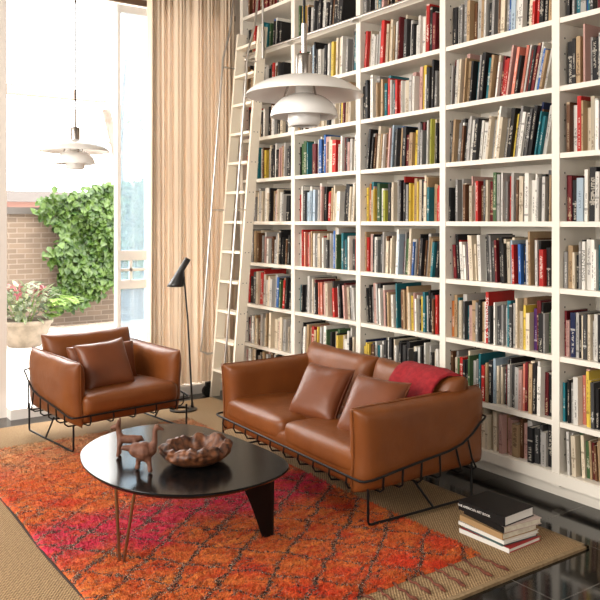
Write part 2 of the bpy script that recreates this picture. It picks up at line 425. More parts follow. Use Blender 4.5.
MB().box(-.006, .02, UP[0]-4.1-.03, UP[-1]-4.1+.03, .085, .150).build('kick_rail', M_WHITE, bc)
MB().box(.06, .36, UP[0]-4.1-.03, UP[-1]-4.1+.03, 0, .085).build('plinth', M_WHITE, bc)

# ---------------------------------------------------------------- books
PAL = {  # colour, colour of the title marks, word
 'w': ((.72,.69,.63),(.06,.05,.05),'white'), 'c': ((.62,.53,.40),(.12,.07,.04),'cream'), 't': ((.40,.27,.15),(.06,.03,.02),'tan'),
 'k': ((.016,.015,.016),(.55,.50,.42),'black'), 'g': ((.22,.21,.20),(.65,.62,.58),'grey'), 'l': ((.46,.44,.41),(.06,.06,.06),'light grey'),
 'd': ((.055,.053,.053),(.60,.58,.54),'charcoal'), 'r': ((.42,.022,.018),(.80,.72,.62),'red'), 'm': ((.13,.012,.016),(.60,.46,.28),'maroon'),
 'o': ((.55,.17,.04),(.85,.80,.70),'orange'), 's': ((.62,.20,.14),(.88,.82,.75),'salmon'), 'y': ((.66,.47,.07),(.10,.05,.03),'yellow'),
 'v': ((.42,.42,.06),(.08,.07,.03),'lime green'), 'G': ((.055,.11,.045),(.62,.58,.44),'green'), 'e': ((.015,.13,.16),(.70,.68,.60),'teal'),
 'b': ((.03,.11,.34),(.80,.78,.74),'blue'), 'n': ((.014,.022,.075),(.62,.60,.56),'navy'), 'p': ((.52,.31,.27),(.15,.06,.06),'dusty pink'),
 'u': ((.10,.03,.16),(.70,.64,.66),'purple'), 'B': ((.11,.048,.022),(.60,.48,.32),'brown'), 'L': ((.36,.45,.53),(.08,.09,.12),'pale blue')}
KEYS = list(PAL)
M_PAGES = noisy('book_pages', (.62,.56,.45), (.72,.67,.56), 60, .9)
def bookmat(key):
    c1, c2, w_ = PAL[key]
    m = mat('book_cover_' + w_.replace(' ', '_'), c1, .45, 0, Specular_IOR_Level=.22); t = NT(m)
    uv = t.n('ShaderNodeUVMap').outputs[0]; sp = t.n('ShaderNodeSeparateXYZ'); t.l(uv, sp.inputs[0]); u, v = sp.outputs[0], sp.outputs[1]
    k = t.math('FLOOR', u); fu = t.math('FRACT', u)
    def rn(off):
        x = t.n('ShaderNodeTexWhiteNoise', noise_dimensions='1D'); t.l(t.math('ADD', k, off), x.inputs['W']); return x.outputs['Value']
    ok = t.math('GREATER_THAN', u, 0.0)
    lo = t.math('MULTIPLY', rn(.13), .35); hi = t.math('ADD', lo, t.math('ADD', .25, t.math('MULTIPLY', rn(.37), .4)))
    band = t.math('MULTIPLY', t.math('GREATER_THAN', v, lo), t.math('LESS_THAN', v, hi))
    cen = t.math('LESS_THAN', t.math('ABSOLUTE', t.math('SUBTRACT', fu, .5)), t.math('ADD', .12, t.math('MULTIPLY', rn(.71), .18)))
    cb = t.n('ShaderNodeCombineXYZ'); t.l(t.math('FLOOR', t.math('MULTIPLY', v, 46)), cb.inputs[0]); t.l(k, cb.inputs[1])
    t.l(t.math('FLOOR', t.math('MULTIPLY', fu, 5)), cb.inputs[2])
    wn = t.n('ShaderNodeTexWhiteNoise', noise_dimensions='3D'); t.l(cb.outputs[0], wn.inputs['Vector'])
    f = t.math('MULTIPLY', t.math('MULTIPLY', band, cen), t.math('GREATER_THAN', wn.outputs['Value'], .42))
    # a publisher's band near the foot or the head of some spines
    b2 = t.math('MULTIPLY', t.math('LESS_THAN', t.math('ABSOLUTE', t.math('SUBTRACT', v, t.math('MULTIPLY', rn(.91), 1.0))), .022), t.math('GREATER_THAN', rn(.53), .45))
    f = t.math('MULTIPLY', t.math('MAXIMUM', f, b2), ok)
    shade = t.math('ADD', .72, t.math('MULTIPLY', rn(.29), .5))
    hs = t.n('ShaderNodeHueSaturation', i_Value=shade); hs.inputs['Color'].default_value = (*c1, 1)
    t.l(t.mix(t.math('MULTIPLY', f, .60), hs.outputs[0], c2), t.b.inputs['Base Color'])
    return m
BM = {k: bookmat(k) for k in KEYS}
BLIST = [BM[k] for k in KEYS] + [M_PAGES]
def book_geo(mb, T, H, D, ci, pi, seed, M):
    s0 = len(mb.v); h = T/2; hard = T > .016
    e = .003 if hard else 0.0
    U = (seed % 997) + 1
    sp = [None]*5 + [[(U+.999,0),(U+.001,0),(U+.001,1),(U+.999,1)]]
    mb.box(0, .004, -h, h, 0, H, ci, sp)
    c_ = min(.003, T*.2)
    mb.box(.004, D, -h, -h+c_, 0, H, ci); mb.box(.004, D, h-c_, h, 0, H, ci)
    mb.box(.004, D-e, -h+c_, h-c_, e, H-e, pi)
    mb.xf(M, s0)
ROWS = {
 (3,7): ('cmkwkggtBlltdkgBcgbLwkcrrkk', 1, 3, .27), (3,6): ('lkwcttyktkBtcmrrpLnssvlrmwwbtee', 3, 13, .27),
 (3,5): ('dcggdBglwkwwdwlwgcydgwwkldkneew', 4, 11, .29), (3,4): ('kdlLlcBpclrBkdccGlwlrrlwcgkwlkldgwk', 0, 1, .27),
 (3,3): ('mkrwwuccccwkdddtkcccLrnbbwctlrtkkwcw', -4, 0, .27), (3,2): ('ottcldetgkGSddddglwedlcctyumkkgG', 0, 0, .27),
 (3,1): ('BgkGrkGlgkltLcgddkldkpsctwwkleBBmtc', 0, 1, .26), (3,0): ('lllccccccccccwptpptBplkddlk', 0, 0, .23),
 (4,7): ('kkglbedcybclkgdrtwclkgtBcwk', 0, 0, .28), (4,6): ('kkttplkkldgcrlkwtcklBdkwcgt', 0, -2, .27),
 (4,5): ('kBrtccwbkeotcyltckdgrwclkBt', 0, 0, .29), (4,4): ('mmkLwcwlketbBorckwlcdgktBcl', 0, 4, .27),
 (4,3): ('gtcgPweeldcrmwBkctlwgdkcwtB', 0, 0, .24), (4,2): ('mnlkcclwkkktwlcdgkwcBtrlkgc', 0, 0, .26),
 (4,1): ('ekwspyykkkkbkkcglkdwctBlkgw', 0, -4, .27), (4,0): ('llGGmBttBycLbkwlkwdcgtklBcw', -2, -8, .24),
 (2,8): ('gkleerdBkctlwkgrtcBlwdkt', 0, 5, .26), (2,7): ('prwwlkdrttctkwwcklkkwwucrkm', 5, 1, .29),
 (2,6): ('kkwwgtleellrrwwLlpppywwkwckl', 0, 2, .28), (2,5): ('nnklkBcctBwpLnbtkmmtygdglcvc', 7, 1, .27),
 (2,4): ('ycwopcyGvkwcllwlkgyyyckcpttrrBkwlk', 0, 1, .28), (2,3): ('tppkgedlccccwwLgGwbwBkkBttkkkppunl', 0, 6, .28),
 (2,2): ('kkgplldwkptBpcmBgtypwwyGekkBrgpl', -3, 0, .27), (2,1): ('nyyydlwwdwkkwkkkcwkwwrwclkcw', 0, 0, .26), (2,0): ('kcgtlwcBdkcgtlwcBdkcgtlw', 0, 0, .25),
 (1,8): ('GkytrlwdgkkdBkkkkk', 0, 8, .29), (1,7): ('GrGwwwLkwlkwlGGyykcwtglk', 0, 3, .29), (1,6): ('tkcwwlkcwtcckwlcwcykwcwt', 0, 4, .28),
 (1,5): ('kGGGkeclmwwbkbpccrrwmklwk', 0, 2, .27), (1,4): ('rkgdLLLLrlkkotccwdkkkcwck', 0, 5, .27), (1,3): ('wkrrsmptcwwwgrclbllGGeedck', 0, 0, .27),
 (1,2): ('ebkdllctlsspkdcdrrckmpkgl', 2, -5, .26), (1,1): ('kdkttdtyyyGGkGkycwwwlkc', 4, 0, .26), (1,0): ('kcgtlwcBdkcgtlwcBdkcgtlw', 0, 0, .25),
 (0,9): ('mmBmmkmmBmkmmBmmkm', 0, 0, .28), (0,8): ('ktBkrketeeGbkdk', 0, 4, .25), (0,7): ('rtkckwcwllkkwkBtdk', 0, 5, .26), (0,6): ('rktcwtkcwktcwlkcwt', 0, 3, .27),
 (0,5): ('rkrcktcytBcylcgkkwkctlk', 0, 3, .27), (0,4): ('krtgcglcwwcktlpcwkl', 2, 3, .27), (0,3): ('gdgtcglwkBllgckkcBt', 0, 4, .27),
 (0,2): ('kkgdcrrtlcclgbkGtkd', 2, 5, .27), (0,1): ('krgdtctBlktcctplcktl', 0, 4, .27), (0,0): ('tcwtckcgtlwcBdkcgtlw', 0, 0, .25)}
BAYW = ['ladder', 'second', 'third', 'fourth', 'fifth']
ORD = ('first second third fourth fifth sixth seventh eighth ninth tenth eleventh twelfth thirteenth fourteenth fifteenth sixteenth seventeenth eighteenth nineteenth twentieth '
       'twenty-first twenty-second twenty-third twenty-fourth twenty-fifth twenty-sixth twenty-seventh twenty-eighth twenty-ninth thirtieth thirty-first thirty-second thirty-third thirty-fourth thirty-fifth thirty-sixth thirty-seventh thirty-eighth thirty-ninth fortieth forty-first forty-second').split()
# bays in ROWS run from the ladder (0) towards the near end (4); UP runs the other way
rb = random.Random(21); BOOKS = []
for (b, sI), (txt, l0, l1, hh) in sorted(ROWS.items()):
    if (b, sI) != (3, 0): txt = ''.join(ch + (rb.choice('kwclgtdBkwcrkpwme') if rb.random() < .38 else '') for ch in txt)[:42]
    y1 = UP[5-b] - .026; y0 = UP[4-b] + .026; z = SH[sI]
    n = len(txt); widths = [rb.choice((.014,.018,.022,.026,.032)) * rb.uniform(.8, 1.25) for _ in txt]
    for i, ch in enumerate(txt):
        if ch == 'S': widths[i] = .026
        if ch == 'P': widths[i] = .026
    span = (y1 - y0) - .012; lean_room = hh*abs(math.sin(R(max(abs(l0), abs(l1)))))
    avail = span*(.97 if (b, sI) not in ((0,8),(1,8),(0,9)) else .80) - lean_room - R(max(0, l0-l1))*.45
    lns = [R(l0 + (l1-l0)*i/n) for i in range(n)]
    avail -= .0009*n
    sc_ = avail/sum(w_*(1/math.cos(a) + .12*abs(math.sin(a))) for w_, a in zip(widths, lns))
    sc_ = min(sc_, 1.25)
    y = y1 - .006 - (lean_room if l0 < 0 else 0); prev = l0; hw = hh
    if b == 4 and sI == 6: y -= .02
    for i, ch in enumerate(txt):
        T = widths[i]*sc_; ln = l0 + (l1-l0)*i/n
        hw = .45*hw + .55*(hh*rb.uniform(.76, 1.22)); H = min(max(hw*rb.uniform(.90, 1.09), .17), .335)
        if sI == 0: H = min(H, .245)
        H = min(H, (SH[sI+1] - .03 - z - .012))
        if ch == 'S': H = .325
        if ch == 'P': H = .27
        D = min(.30, H*rb.uniform(.70, .85))
        a = R(ln); step = T/math.cos(a)
        xf_ = XB + .030 + rb.uniform(-.014, .045)
        # leaning tops move towards the near end (-Y) for positive lean
        if ln >= 0: M = Matrix.Translation((xf_, y - step, z + .0005)) @ Matrix.Rotation(a, 4, 'X') @ Matrix.Translation((0, T/2, 0))
        else: M = Matrix.Translation((xf_, y, z + .0005)) @ Matrix.Rotation(a, 4, 'X') @ Matrix.Translation((0, -T/2, 0))
        BOOKS.append(dict(b=b, s=sI, i=i, n=n, ch=ch, T=T, H=H, D=D, M=M, c=M @ Vector((0, 0, H/2)), seed=len(BOOKS)*7+3, lean=ln))
        y -= step + .0009 + T*abs(math.sin(a))*.12 + max(0, (prev - ln)) * R(1) * .42; prev = ln
def px(p):
    c_, s_ = math.cos(R(34.8)), math.sin(R(34.8)); Xc = c_*p[0] - s_*p[1]; Zc = s_*p[0] + c_*p[1]
    return 300 + 768*Xc/Zc, 221 - 768*(p[2]-1.6)/Zc, Zc
for B in BOOKS:
    u, v, Zc = px(B['c']); Hh = 768*B['H']/Zc; top, bot = max(0, v-Hh/2), min(600, v+Hh/2)
    hid = (215 < u < 490 and v > 345 + max(0, (u-400))*.7) or u > 597 or u < 244 or v < -12
    B['area'] = 0 if hid else max(0, bot-top) * 768*B['T']/Zc
keep = set(id(B) for B in sorted(BOOKS, key=lambda B: -B['area'])[:290])
pi_ = len(KEYS); rest = MB()
def key(ch): return {'S': 'r', 'P': 'w'}.get(ch, ch)
def lettering(txt, size, M, material, parent, name='lettering', sx=1.0):
    cu_ = bpy.data.curves.new('letters', 'FONT'); cu_.body = txt; cu_.size = size; cu_.align_x = 'CENTER'; cu_.align_y = 'CENTER'
    cu_.extrude = .0003; cu_.resolution_u = 2
    to = bpy.data.objects.new('letters', cu_); col.objects.link(to)
    bpy.context.view_layer.update()
    me = bpy.data.meshes.new_from_object(to.evaluated_get(bpy.context.evaluated_depsgraph_get()))
    col.objects.unlink(to); bpy.data.objects.remove(to); bpy.data.curves.remove(cu_)
    me.transform(M @ Matrix.Diagonal((sx, 1, 1, 1))); me.materials.clear(); me.materials.append(material)
    o = bpy.data.objects.new(name, me); col.objects.link(o); o.parent = parent; return o
SPINE = Matrix(((0,0,-1,0),(0,-1,0,0),(-1,0,0,0),(0,0,0,1)))         # reads downwards on a face that looks to -X
M_LETW = mat('white_letters', (.80,.77,.72), .6); M_LETK = mat('black_letters', (.03,.03,.03), .6)
WORDS = 'lowest,second,third,fourth,fifth,sixth,seventh,eighth,ninth,tenth'.split(',')
for B in BOOKS:
    k = key(B['ch']); ci = KEYS.index(k)
    if id(B) not in keep:
        book_geo(rest, B['T'], B['H'], B['D'], ci, pi_, B['seed'], B['M']); continue
    mb = MB(); special = B['ch'] in 'SP'
    book_geo(mb, B['T'], B['H'], B['D'], 0, 1, B['seed'] if not special else -1, Matrix.Identity(4))
    if special: mb.uv = [None]*len(mb.f); mb.uv[0] = [(-5,-5)]*4
    o = mb.build('book', [BM[k], M_PAGES]); o.matrix_world = B['M']
    adj = ('thick ' if B['T'] > .036 else 'slim ' if B['T'] < .018 else '') + ('leaning ' if abs(B['lean']) > 6 else 'tall ' if B['H'] > .31 else 'short ' if B['H'] < .225 else '')
    if B['ch'] == 'S': lab = 'tall red book with big white spine letters on the third shelf of the fourth bay'
    elif B['ch'] == 'P': lab = 'thick white book with black vertical title, standing on the fourth shelf of the end bay'
    else: lab = f"{adj}{PAL[k][2]} book, {ORD[B['i']]} from ladder end, {WORDS[B['s']]} shelf up, {BAYW[B['b']]} bay"
    tag(o, lab, 'book', 'books standing on the tall white bookcase')
    if B['ch'] == 'S': lettering('SONSBEEK 93', .034, Matrix.Translation((-.0006, 0, B['H']*.5)) @ SPINE, M_LETW, o, sx=1.28)
    if B['ch'] == 'P': lettering('PAINTINGS', .028, Matrix.Translation((-.0006, 0, B['H']*.5)) @ SPINE, M_LETK, o, sx=1.25)
ro = rest.build('shelved_books', BLIST)
tag(ro, 'remaining rows of mixed books filling the smaller far shelves', 'books', None, 'stuff')

# ladder rail along the case
lr = empty('ladder_rail', (3.70, 4.1, 3.14), 0, 'horizontal steel ladder rail fixed along an upper bookcase shelf', 'rail')
MB().tube([(-.03, 2.15, 0), (-.03, -2.2, 0)], .011, 10).build('rail_tube', M_STEEL, lr, 60)
for y in UP[1:]:
    MB().box(-.035, .03, y-4.1-.012, y-4.1+.012, -.02, .004).build('bracket', M_STEEL, lr)

# ladder
ld = empty('ladder', (3.37, 6.03, 0), 0, 'cream library ladder leaning against the bookcase next to the curtain', 'ladder')
k = .085                                     # lean: x gained per metre of height
def stile(y):
    vs = [(0-.045, y-.014, 0), (.045, y-.014, 0), (.045, y+.014, 0), (-.045, y+.014, 0)]
    top = 3.34; vs += [(vx + k*top*1.0, vy, top) for vx, vy, _ in vs]
    mb = MB().add(vs, [(0,3,2,1),(4,5,6,7),(0,1,5,4),(1,2,6,5),(2,3,7,6),(3,0,4,7)])
    for q in range(12):
        z = .26 + q*.268; cx = k*z
        for dx in (-.018, .018):
            mb.add([(cx+dx+.005*math.cos(a), y-.0145, z-.012+.005*math.sin(a)) for a in [e*math.pi/3 for e in range(6)]], [tuple(range(6))], 1)
    return mb
for y in (-.185, .185): stile(y).build('stile', [M_LADDER, M_HOLE], ld)
for q in range(12):
    z = .26 + q*.268; cx = k*z
    MB().box(cx-.055, cx+.045, -.171, .171, z-.024, z).build('rung', M_LADDER, ld)
def lean(x, y, z): return (x + k*z, y, z)
def rod(y, zlo, ztop, off):
    pts = [lean(-.05, y, zlo-.03), lean(off*.6, y, zlo-.03), lean(off, y, zlo)] + [lean(off, y, z) for z in np.linspace(zlo+.1, 3.1, 8)] + [lean(off+.05, y, 3.35), lean(off+.08, y, ztop)]
    return MB().tube(pts, .010, 8)
rod(.20, .42, 4.2, -.17).build('handrail', M_STEEL, ld, 60)
rod(-.20, .30, 4.2, -.14).build('handrail', M_STEEL, ld, 60)
for y in (.20, -.20):
    for z in (1.70, 3.02): MB().tube([lean(-.16, y, z), lean(-.03, y*.95, z)], .008, 6).build('bracket', M_STEEL, ld, 60)
MB().tube([(.27, -.21, 4.2), (.27, -.21, 3.25), (.275, -.21, 3.05)], [.010, .010, .010], 8).build('hook_rod', M_STEEL, ld, 60)
MB().tube([(.27, -.21, 3.3), (.272, -.21, 3.05)], .017, 10).build('hook_sleeve', M_STEEL, ld, 60)
for y in (.215, -.215):
    MB().tube([(-.06, y-.014, .05), (-.06, y+.014, .05)], .05, 18).build('wheel', M_BLACK, ld, 40)
    MB().box(-.075, 0, y-.017, y+.017, .07, .13).build('wheel_bracket', M_BLACK, ld)

# ---------------------------------------------------------------- floor coverings
ju = MB().box(.25, 3.29, 2.29, 6.15, 0.0, .012)
jo = ju.build('jute_rug', M_JUTE); mod(jo, 'BEVEL', width=.005, segments=2)
tag(jo, 'large tan woven jute rug lying under the orange rug and seating', 'rug')
jb = MB(); jb.box(.25, 3.30, 2.275, 2.30, 0, .0135); jb.box(3.28, 3.302, 2.275, 6.15, 0, .0135)
jb.build('binding', noisy('jute_binding', (.20,.13,.06), (.28,.19,.10), 60, .95), jo)
# shag rug in its own coordinates: origin at its near, outer corner, Y along its length
RX, RY, RW, RL = 1.095, 2.51, 1.70, 3.05
nx, ny = 300, 520
gx, gy = np.meshgrid(np.linspace(0, RW, nx), np.linspace(0, RL, ny))
rs = np.random.RandomState(3)
def vnoise(sx, sy):
    a, b = int(sx)+3, int(sy)+3; g_ = rs.rand(b, a)
    xx = gx/RW*sx; yy = gy/RL*sy; xi = xx.astype(int); yi = yy.astype(int); fx = xx-xi; fy = yy-yi
    fx = fx*fx*(3-2*fx); fy = fy*fy*(3-2*fy)
    return (g_[yi,xi]*(1-fx)+g_[yi,xi+1]*fx)*(1-fy)+(g_[yi+1,xi]*(1-fx)+g_[yi+1,xi+1]*fx)*fy
edge = np.minimum(np.minimum(gx, RW-gx), np.minimum(gy, RL-gy)); ed = np.clip(edge/.025, 0, 1)**.5
hz = .013 + ed*(.002 + .007*vnoise(90, 160) + .005*vnoise(40, 70) + .005*vnoise(150, 260) + .004*vnoise(12, 20))
wx_ = gx + .02*(vnoise(8, 14)-.5)*(ed<1) + .006*np.sin(gy*4); wy2 = gy + .012*(vnoise(20, 30)-.5)
vsr = np.stack([wx_, wy2, hz], -1).reshape(-1, 3)
ii = np.arange((ny-1)*nx).reshape(ny-1, nx)[:, :-1].ravel()
fsr = np.stack([ii, ii+1, ii+nx+1, ii+nx], -1)
me = bpy.data.meshes.new('shag_rug'); me.from_pydata(vsr.tolist(), [], fsr.tolist()); me.materials.append(M_RUG); me.shade_smooth()
ru = bpy.data.objects.new('shag_rug', me); col.objects.link(ru); ru.location = (RX, RY, 0)
tag(ru, 'orange and pink shaggy wool rug with dark diamond lines under the coffee table', 'rug')
# standing tufts of the pile
rt = np.random.RandomState(5); nt = 60000
px_, py_ = rt.rand(nt)*(RW-.02)+.01, (rt.rand(nt)**1.35)*(RL-.02)+.01
ix, iy = (px_/RW*(nx-1)).astype(int), (py_/RL*(ny-1)).astype(int)
pz = hz[iy, ix] - .003; P0 = np.stack([px_ + .006*np.sin(py_*4), py_, pz], -1)
ang = rt.rand(nt)*6.283; wd = .0028
sd = np.stack([np.cos(ang), np.sin(ang), 0*ang], -1)*wd
tip = np.stack([rt.randn(nt)*.008, rt.randn(nt)*.008 - .004, .010 + .008*rt.rand(nt)], -1)
V = np.empty((nt*3, 3)); V[0::3] = P0 - sd; V[1::3] = P0 + sd; V[2::3] = P0 + tip
me = bpy.data.meshes.new('pile'); me.from_pydata(V.tolist(), [], np.arange(nt*3).reshape(-1, 3).tolist()); me.materials.append(M_RUG)
po = bpy.data.objects.new('pile', me); col.objects.link(po); po.parent = ru; po['kind'] = 'stuff'
rf = random.Random(8)
MB().tube([(.006*math.sin(y*4) - .002, y, .014) for y in np.linspace(0, RL, 60)], .0055, 6).build('edge_binding', mat('dark_binding', (.035,.020,.014), .95), ru, 180)
for i in range(20):
    x = .04 + i*(RW-.08)/19; L = rf.uniform(.13, .21); sway = rf.gauss(0, .03)
    pts = []; rad = []
    for q in range(9):
        f_ = q/8; pts.append((x + sway*f_ + .003*math.sin(q*1.7+i), -L*f_ + .01, .020 + .004*math.sin(q*2+i))); rad.append(.0042 + .0022*abs(math.sin(q*1.5)) + (.003 if q > 5 else 0))
    rad[-1] = .004
    MB().tube(pts, rad, 6).build('tassel', M_FRINGE, ru, 180)

# ---------------------------------------------------------------- cushions
def cushion_box(w_, d, h, r, bulge=(.01,.01,.02), n=12, pinch=0.0):
    """soft box centred at the origin; faces bulge, corners can be drawn out"""
    pts = {}; vs = []; fs = []
    half = np.array((w_, d, h))/2
    def vid(q):
        kk = tuple(np.round(q, 5))
        if kk in pts: return pts[kk]
        inner = half - r; p = np.array(q)*half; cl = np.clip(p, -inner, inner); dv = p - cl; ln = np.linalg.norm(dv)
        if ln > 1e-9:
            big_ = max(np.abs(dv)); p = cl + dv/ln*big_
        for ax in range(3):
            o_ = [a for a in range(3) if a != ax]; s_ = q[ax]
            p[ax] += bulge[ax]*s_*abs(s_)*(1-q[o_[0]]**2)*(1-q[o_[1]]**2)
        if pinch:
            p = p*(1 + pinch*(abs(q[0]*q[1]*q[2])**3))
        pts[kk] = len(vs); vs.append(tuple(p)); return pts[kk]
    g_ = np.sin(np.linspace(-1, 1, n+1)*math.pi/2)*.6 + np.linspace(-1, 1, n+1)*.4
    for ax in range(3):
        for sg in (-1, 1):
            for i in range(n):
                for j_ in range(n):
                    quad = []
                    for (a, b) in ((i,j_),(i+1,j_),(i+1,j_+1),(i,j_+1)):
                        q = [0,0,0]; q[ax] = sg; q[(ax+1)%3] = g_[a]; q[(ax+2)%3] = g_[b]; quad.append(vid(q))
                    fs.append(tuple(quad if sg > 0 else quad[::-1]))
    return vs, fs
def pillow(w_, h, t_, n=18, concave=.06, power=4, pw=.5):
    """two leather faces sewn at a seam, corners drawn to points; lies in XZ, thickness along Y"""
    vs = []; fs = []; idx = {}
    us = np.linspace(-1, 1, n+1); us = np.sin(us*math.pi/2)*.7 + us*.3
    for sg in (-1, 1):
        for i, u in enumerate(us):
            for j_, v in enumerate(us):
                bd = i in (0, n) or j_ in (0, n); kk = (i, j_) if bd else (i, j_, sg)
                if kk in idx: continue
                x = w_/2*u*(1 - concave*(1-v*v)*u*u); z = h/2*v*(1 - concave*(1-u*u)*v*v)
                th = t_/2*((1-abs(u)**power)*(1-abs(v)**power))**pw
                idx[kk] = len(vs); vs.append((x, sg*th, z))
    for sg in (-1, 1):
        for i in range(n):
            for j_ in range(n):
                q = []
                for (a, b) in ((i,j_),(i+1,j_),(i+1,j_+1),(i,j_+1)):
                    bd = a in (0, n) or b in (0, n); q.append(idx[(a, b) if bd else (a, b, sg)])
                fs.append(tuple(q if sg < 0 else q[::-1]))
    return vs, fs
def seam(w_, h, concave=.06, r=.004, n=14):
    pts = []
    for e in range(4):
        for i in range(n):
            s_ = -1 + 2*i/n; u, v = ((s_, -1), (1, s_), (-s_, 1), (-1, -s_))[e]
            pts.append((w_/2*u*(1-concave*(1-v*v)*u*u), 0, h/2*v*(1-concave*(1-u*u)*v*v)))
    return MB().tube(pts, r, 6, closed=True)
def wrinkle(vs, amp, sc_, seed):
    return [tuple(Vector(v) + Vector((0,0,0)) + amp*noise.noise_vector((v[0]*sc_+seed, v[1]*sc_, v[2]*sc_))) for v in vs]
def place(name, geo, material, parent, M, amp=.004, seed=0, sub=1):
    vs, fs = geo
    o = MB().add(wrinkle(vs, amp, 9, seed), fs).xf(M).build(name, material, parent, 180)
    if sub: mod(o, 'SUBSURF', levels=sub, render_levels=sub)
    return o
T_ = Matrix.Translation
def RX_(a): return Matrix.Rotation(R(a), 4, 'X')
def RY_(a): return Matrix.Rotation(R(a), 4, 'Y')
def RZ_(a): return Matrix.Rotation(R(a), 4, 'Z')

def seating(root, W, nseat, nribs, seat_top=.385, back_in=.12, af=-.028, at_=.19, ar=.895, fy=-.034, bz=0, soft=(10, .40, .028), bx=.08):
    xo = W/2; at = .105
    # leather body
    place('seat_base', cushion_box(W-bx, .75+.02*nseat, .15, .045, (.0,.004,.012)), M_LEATHER, root, T_((0, .43-.02*nseat, .252)), .002)
    sw = (W - 2*at + .03)/nseat
    for i in range(nseat):
        cx = -W/2 + at - .015 + sw*(i+.5)
        o = place('seat_cushion', cushion_box(sw-.006, .60, .155, .055, (.002,.008,.022)), M_LEATHER, root, T_((cx, .290, seat_top-.085)) @ RX_(-2), .003, i+3)
    bw = (W - back_in)/nseat
    for i in range(nseat):
        cx = -(W - back_in)/2 + bw*(i+.5)
        place('back_cushion', pillow(bw, .46, .22, concave=.035, power=6), M_LEATHER, root, T_((cx, .70, .472+bz)) @ RX_(-13), .006, i+9)
    place('backrest', cushion_box(W-.12, .07, .40, .03, (.0,.006,.01)), M_LEATHER, root, T_((0, .765, .40)) @ RX_(-10), .003)
    for sg in (-1, 1):
        a = pillow(ar-af, .445, at_, concave=soft[2], power=soft[0], pw=soft[1])
        M = T_((sg*(xo-.005-at_*.5), (ar+af)/2, .395)) @ RX_(1.2) @ RY_(sg*2.0) @ RZ_(90)
        arm = place('armrest', a, M_LEATHER, root, M, .005, 20+sg)
        seam(ar-af, .445, soft[2], .0028, 20).xf(M).build('piping', M_LEATHER, arm, 180)
    # wire cradle
    r = .0068
    side = [(.10,.262),(.20,.276),(.40,.300),(.56,.318),(.66,.342),(.74,.388),(.80,.440),(.83,.458)]
    z0 = .250; xs = xo + .010; ring = []; ys = ar/.895
    for sg in (-1, 1):
        q = [(xs-.07,fy,z0),(xs-.035,fy+.004,z0),(xs-.012,fy+.018,z0),(xs-.002,.035,z0+.003)] + [(xs, y*ys, z) for y, z in side] + [(xs-.01,.852*ys,.465),(xs-.05,.862*ys,.466)]
        q = [(sg*x, y, z) for x, y, z in q]
        ring += q if sg > 0 else q[::-1]
    MB().tube(ring, r, 8, closed=True).build('wire_rail', M_BLACK, root, 60)
    for i in range(nribs):
        x = -xo + .13 + (W-.26)*i/(nribs-1)
        pts = [(x,fy,z0),(x,fy-.006,.215),(x,fy+.010,.186),(x,.03,.176),(x,.40,.170),(x,.70,.172),(x,.80*ys,.20),(x,.845*ys,.25),(x,.862*ys,.466)]
        MB().tube(pts, r*.85, 6).build('rib', M_BLACK, root, 60)
    def rail_z(y): return float(np.interp(y, [0]+[a*ys for a, _ in side], [z0]+[b for _, b in side]))
    for sg in (-1, 1):
        for (y, ye) in ((.10,.10),(.23,.23),(.36,.36),(.49,.50),(.61,.66),(.70,.77*ys)):
            pts = [(sg*xs, y, rail_z(y)), (sg*(xs-.002), (y+ye)/2, .25), (sg*(xs-.006), ye, .192), (sg*(xs-.03), ye, .174), (sg*(xs-.16), ye, .172)]
            MB().tube(pts, r*.85, 6).build('rib', M_BLACK, root, 60)
        xl = sg*(xo-.02); b = .016
        MB().tube([(xl,.02,.20),(xl,.02,b+.02),(xl,.026,b+.005),(xl,.045,b),(xl,.74,b),(xl,.755,b+.005),(xl,.76,b+.02),(xl,.76,.22)], r*1.05, 8).build('leg', M_BLACK, root, 60)
        MB().tube([(xl,.33,.19),(xl,.47,b+.002)], r, 6).build('leg_brace', M_BLACK, root, 60)

SZ = .020
sofa = empty('sofa', (2.545, 3.85, SZ), R(-91.9), 'two seat cognac leather sofa in a black wire frame before the bookcase', 'sofa')
seating(sofa, 1.66, 2, 10, back_in=.10)
chair = empty('armchair', (2.158, 5.175, SZ), R(7.0), 'cognac leather armchair in black wire frame by the garden door', 'armchair')
seating(chair, .945, 1, 5, seat_top=.385, back_in=.20, af=.03, at_=.155, ar=.84, fy=-.012, bz=.028, soft=(5, .5, .02), bx=.17)

def throw(name, parent_loc, rz, M, size, thick, label, group, seed, tall=1.0):
    o = empty(name, parent_loc, rz, label, 'cushion', group)
    c_ = place('cover', pillow(size, size*tall, thick, concave=.07), M_LEATHER2, o, M, .006, seed)
    seam(size, size*tall, .07, .0035).xf(M).build('piping', M_LEATHER2, c_, 180)
    return o
def local(root, p):
    return root.matrix_basis @ Vector(p)
bpy.context.view_layer.update()
def on(root, p):
    v = root.matrix_world @ Vector(p); return (v.x, v.y, v.z)
throw('throw_cushion', on(sofa, (-.01, .26, .345)), R(-91.9), T_((0, .03, .165)) @ RZ_(14) @ RX_(-34), .37, .15, 'brown leather cushion in the middle of the sofa, clear of the red blanket', 'throw cushions on the sofa', 1)
throw('throw_cushion', on(sofa, (.49, .27, .345)), R(-91.9), T_((0, .03, .165)) @ RZ_(12) @ RX_(-34), .385, .15, 'brown leather cushion on the sofa in front of the red blanket', 'throw cushions on the sofa', 2)
throw('throw_cushion', on(chair, (-.09, .27, .370)), R(7), T_((0, 0, .155)) @ RY_(-3) @ RX_(-28), .40, .15, 'square leather cushion standing in the armchair', None, 3, .93)
lb = empty('lumbar_cushion', on(chair, (-.02, .44, .360)), R(7), 'wide low leather cushion tucked behind the square one in the armchair', 'cushion')
place('cover', pillow(.56, .30, .13, concave=.05), M_LEATHER2, lb, T_((0, 0, .145)) @ RX_(-14), .005, 4)

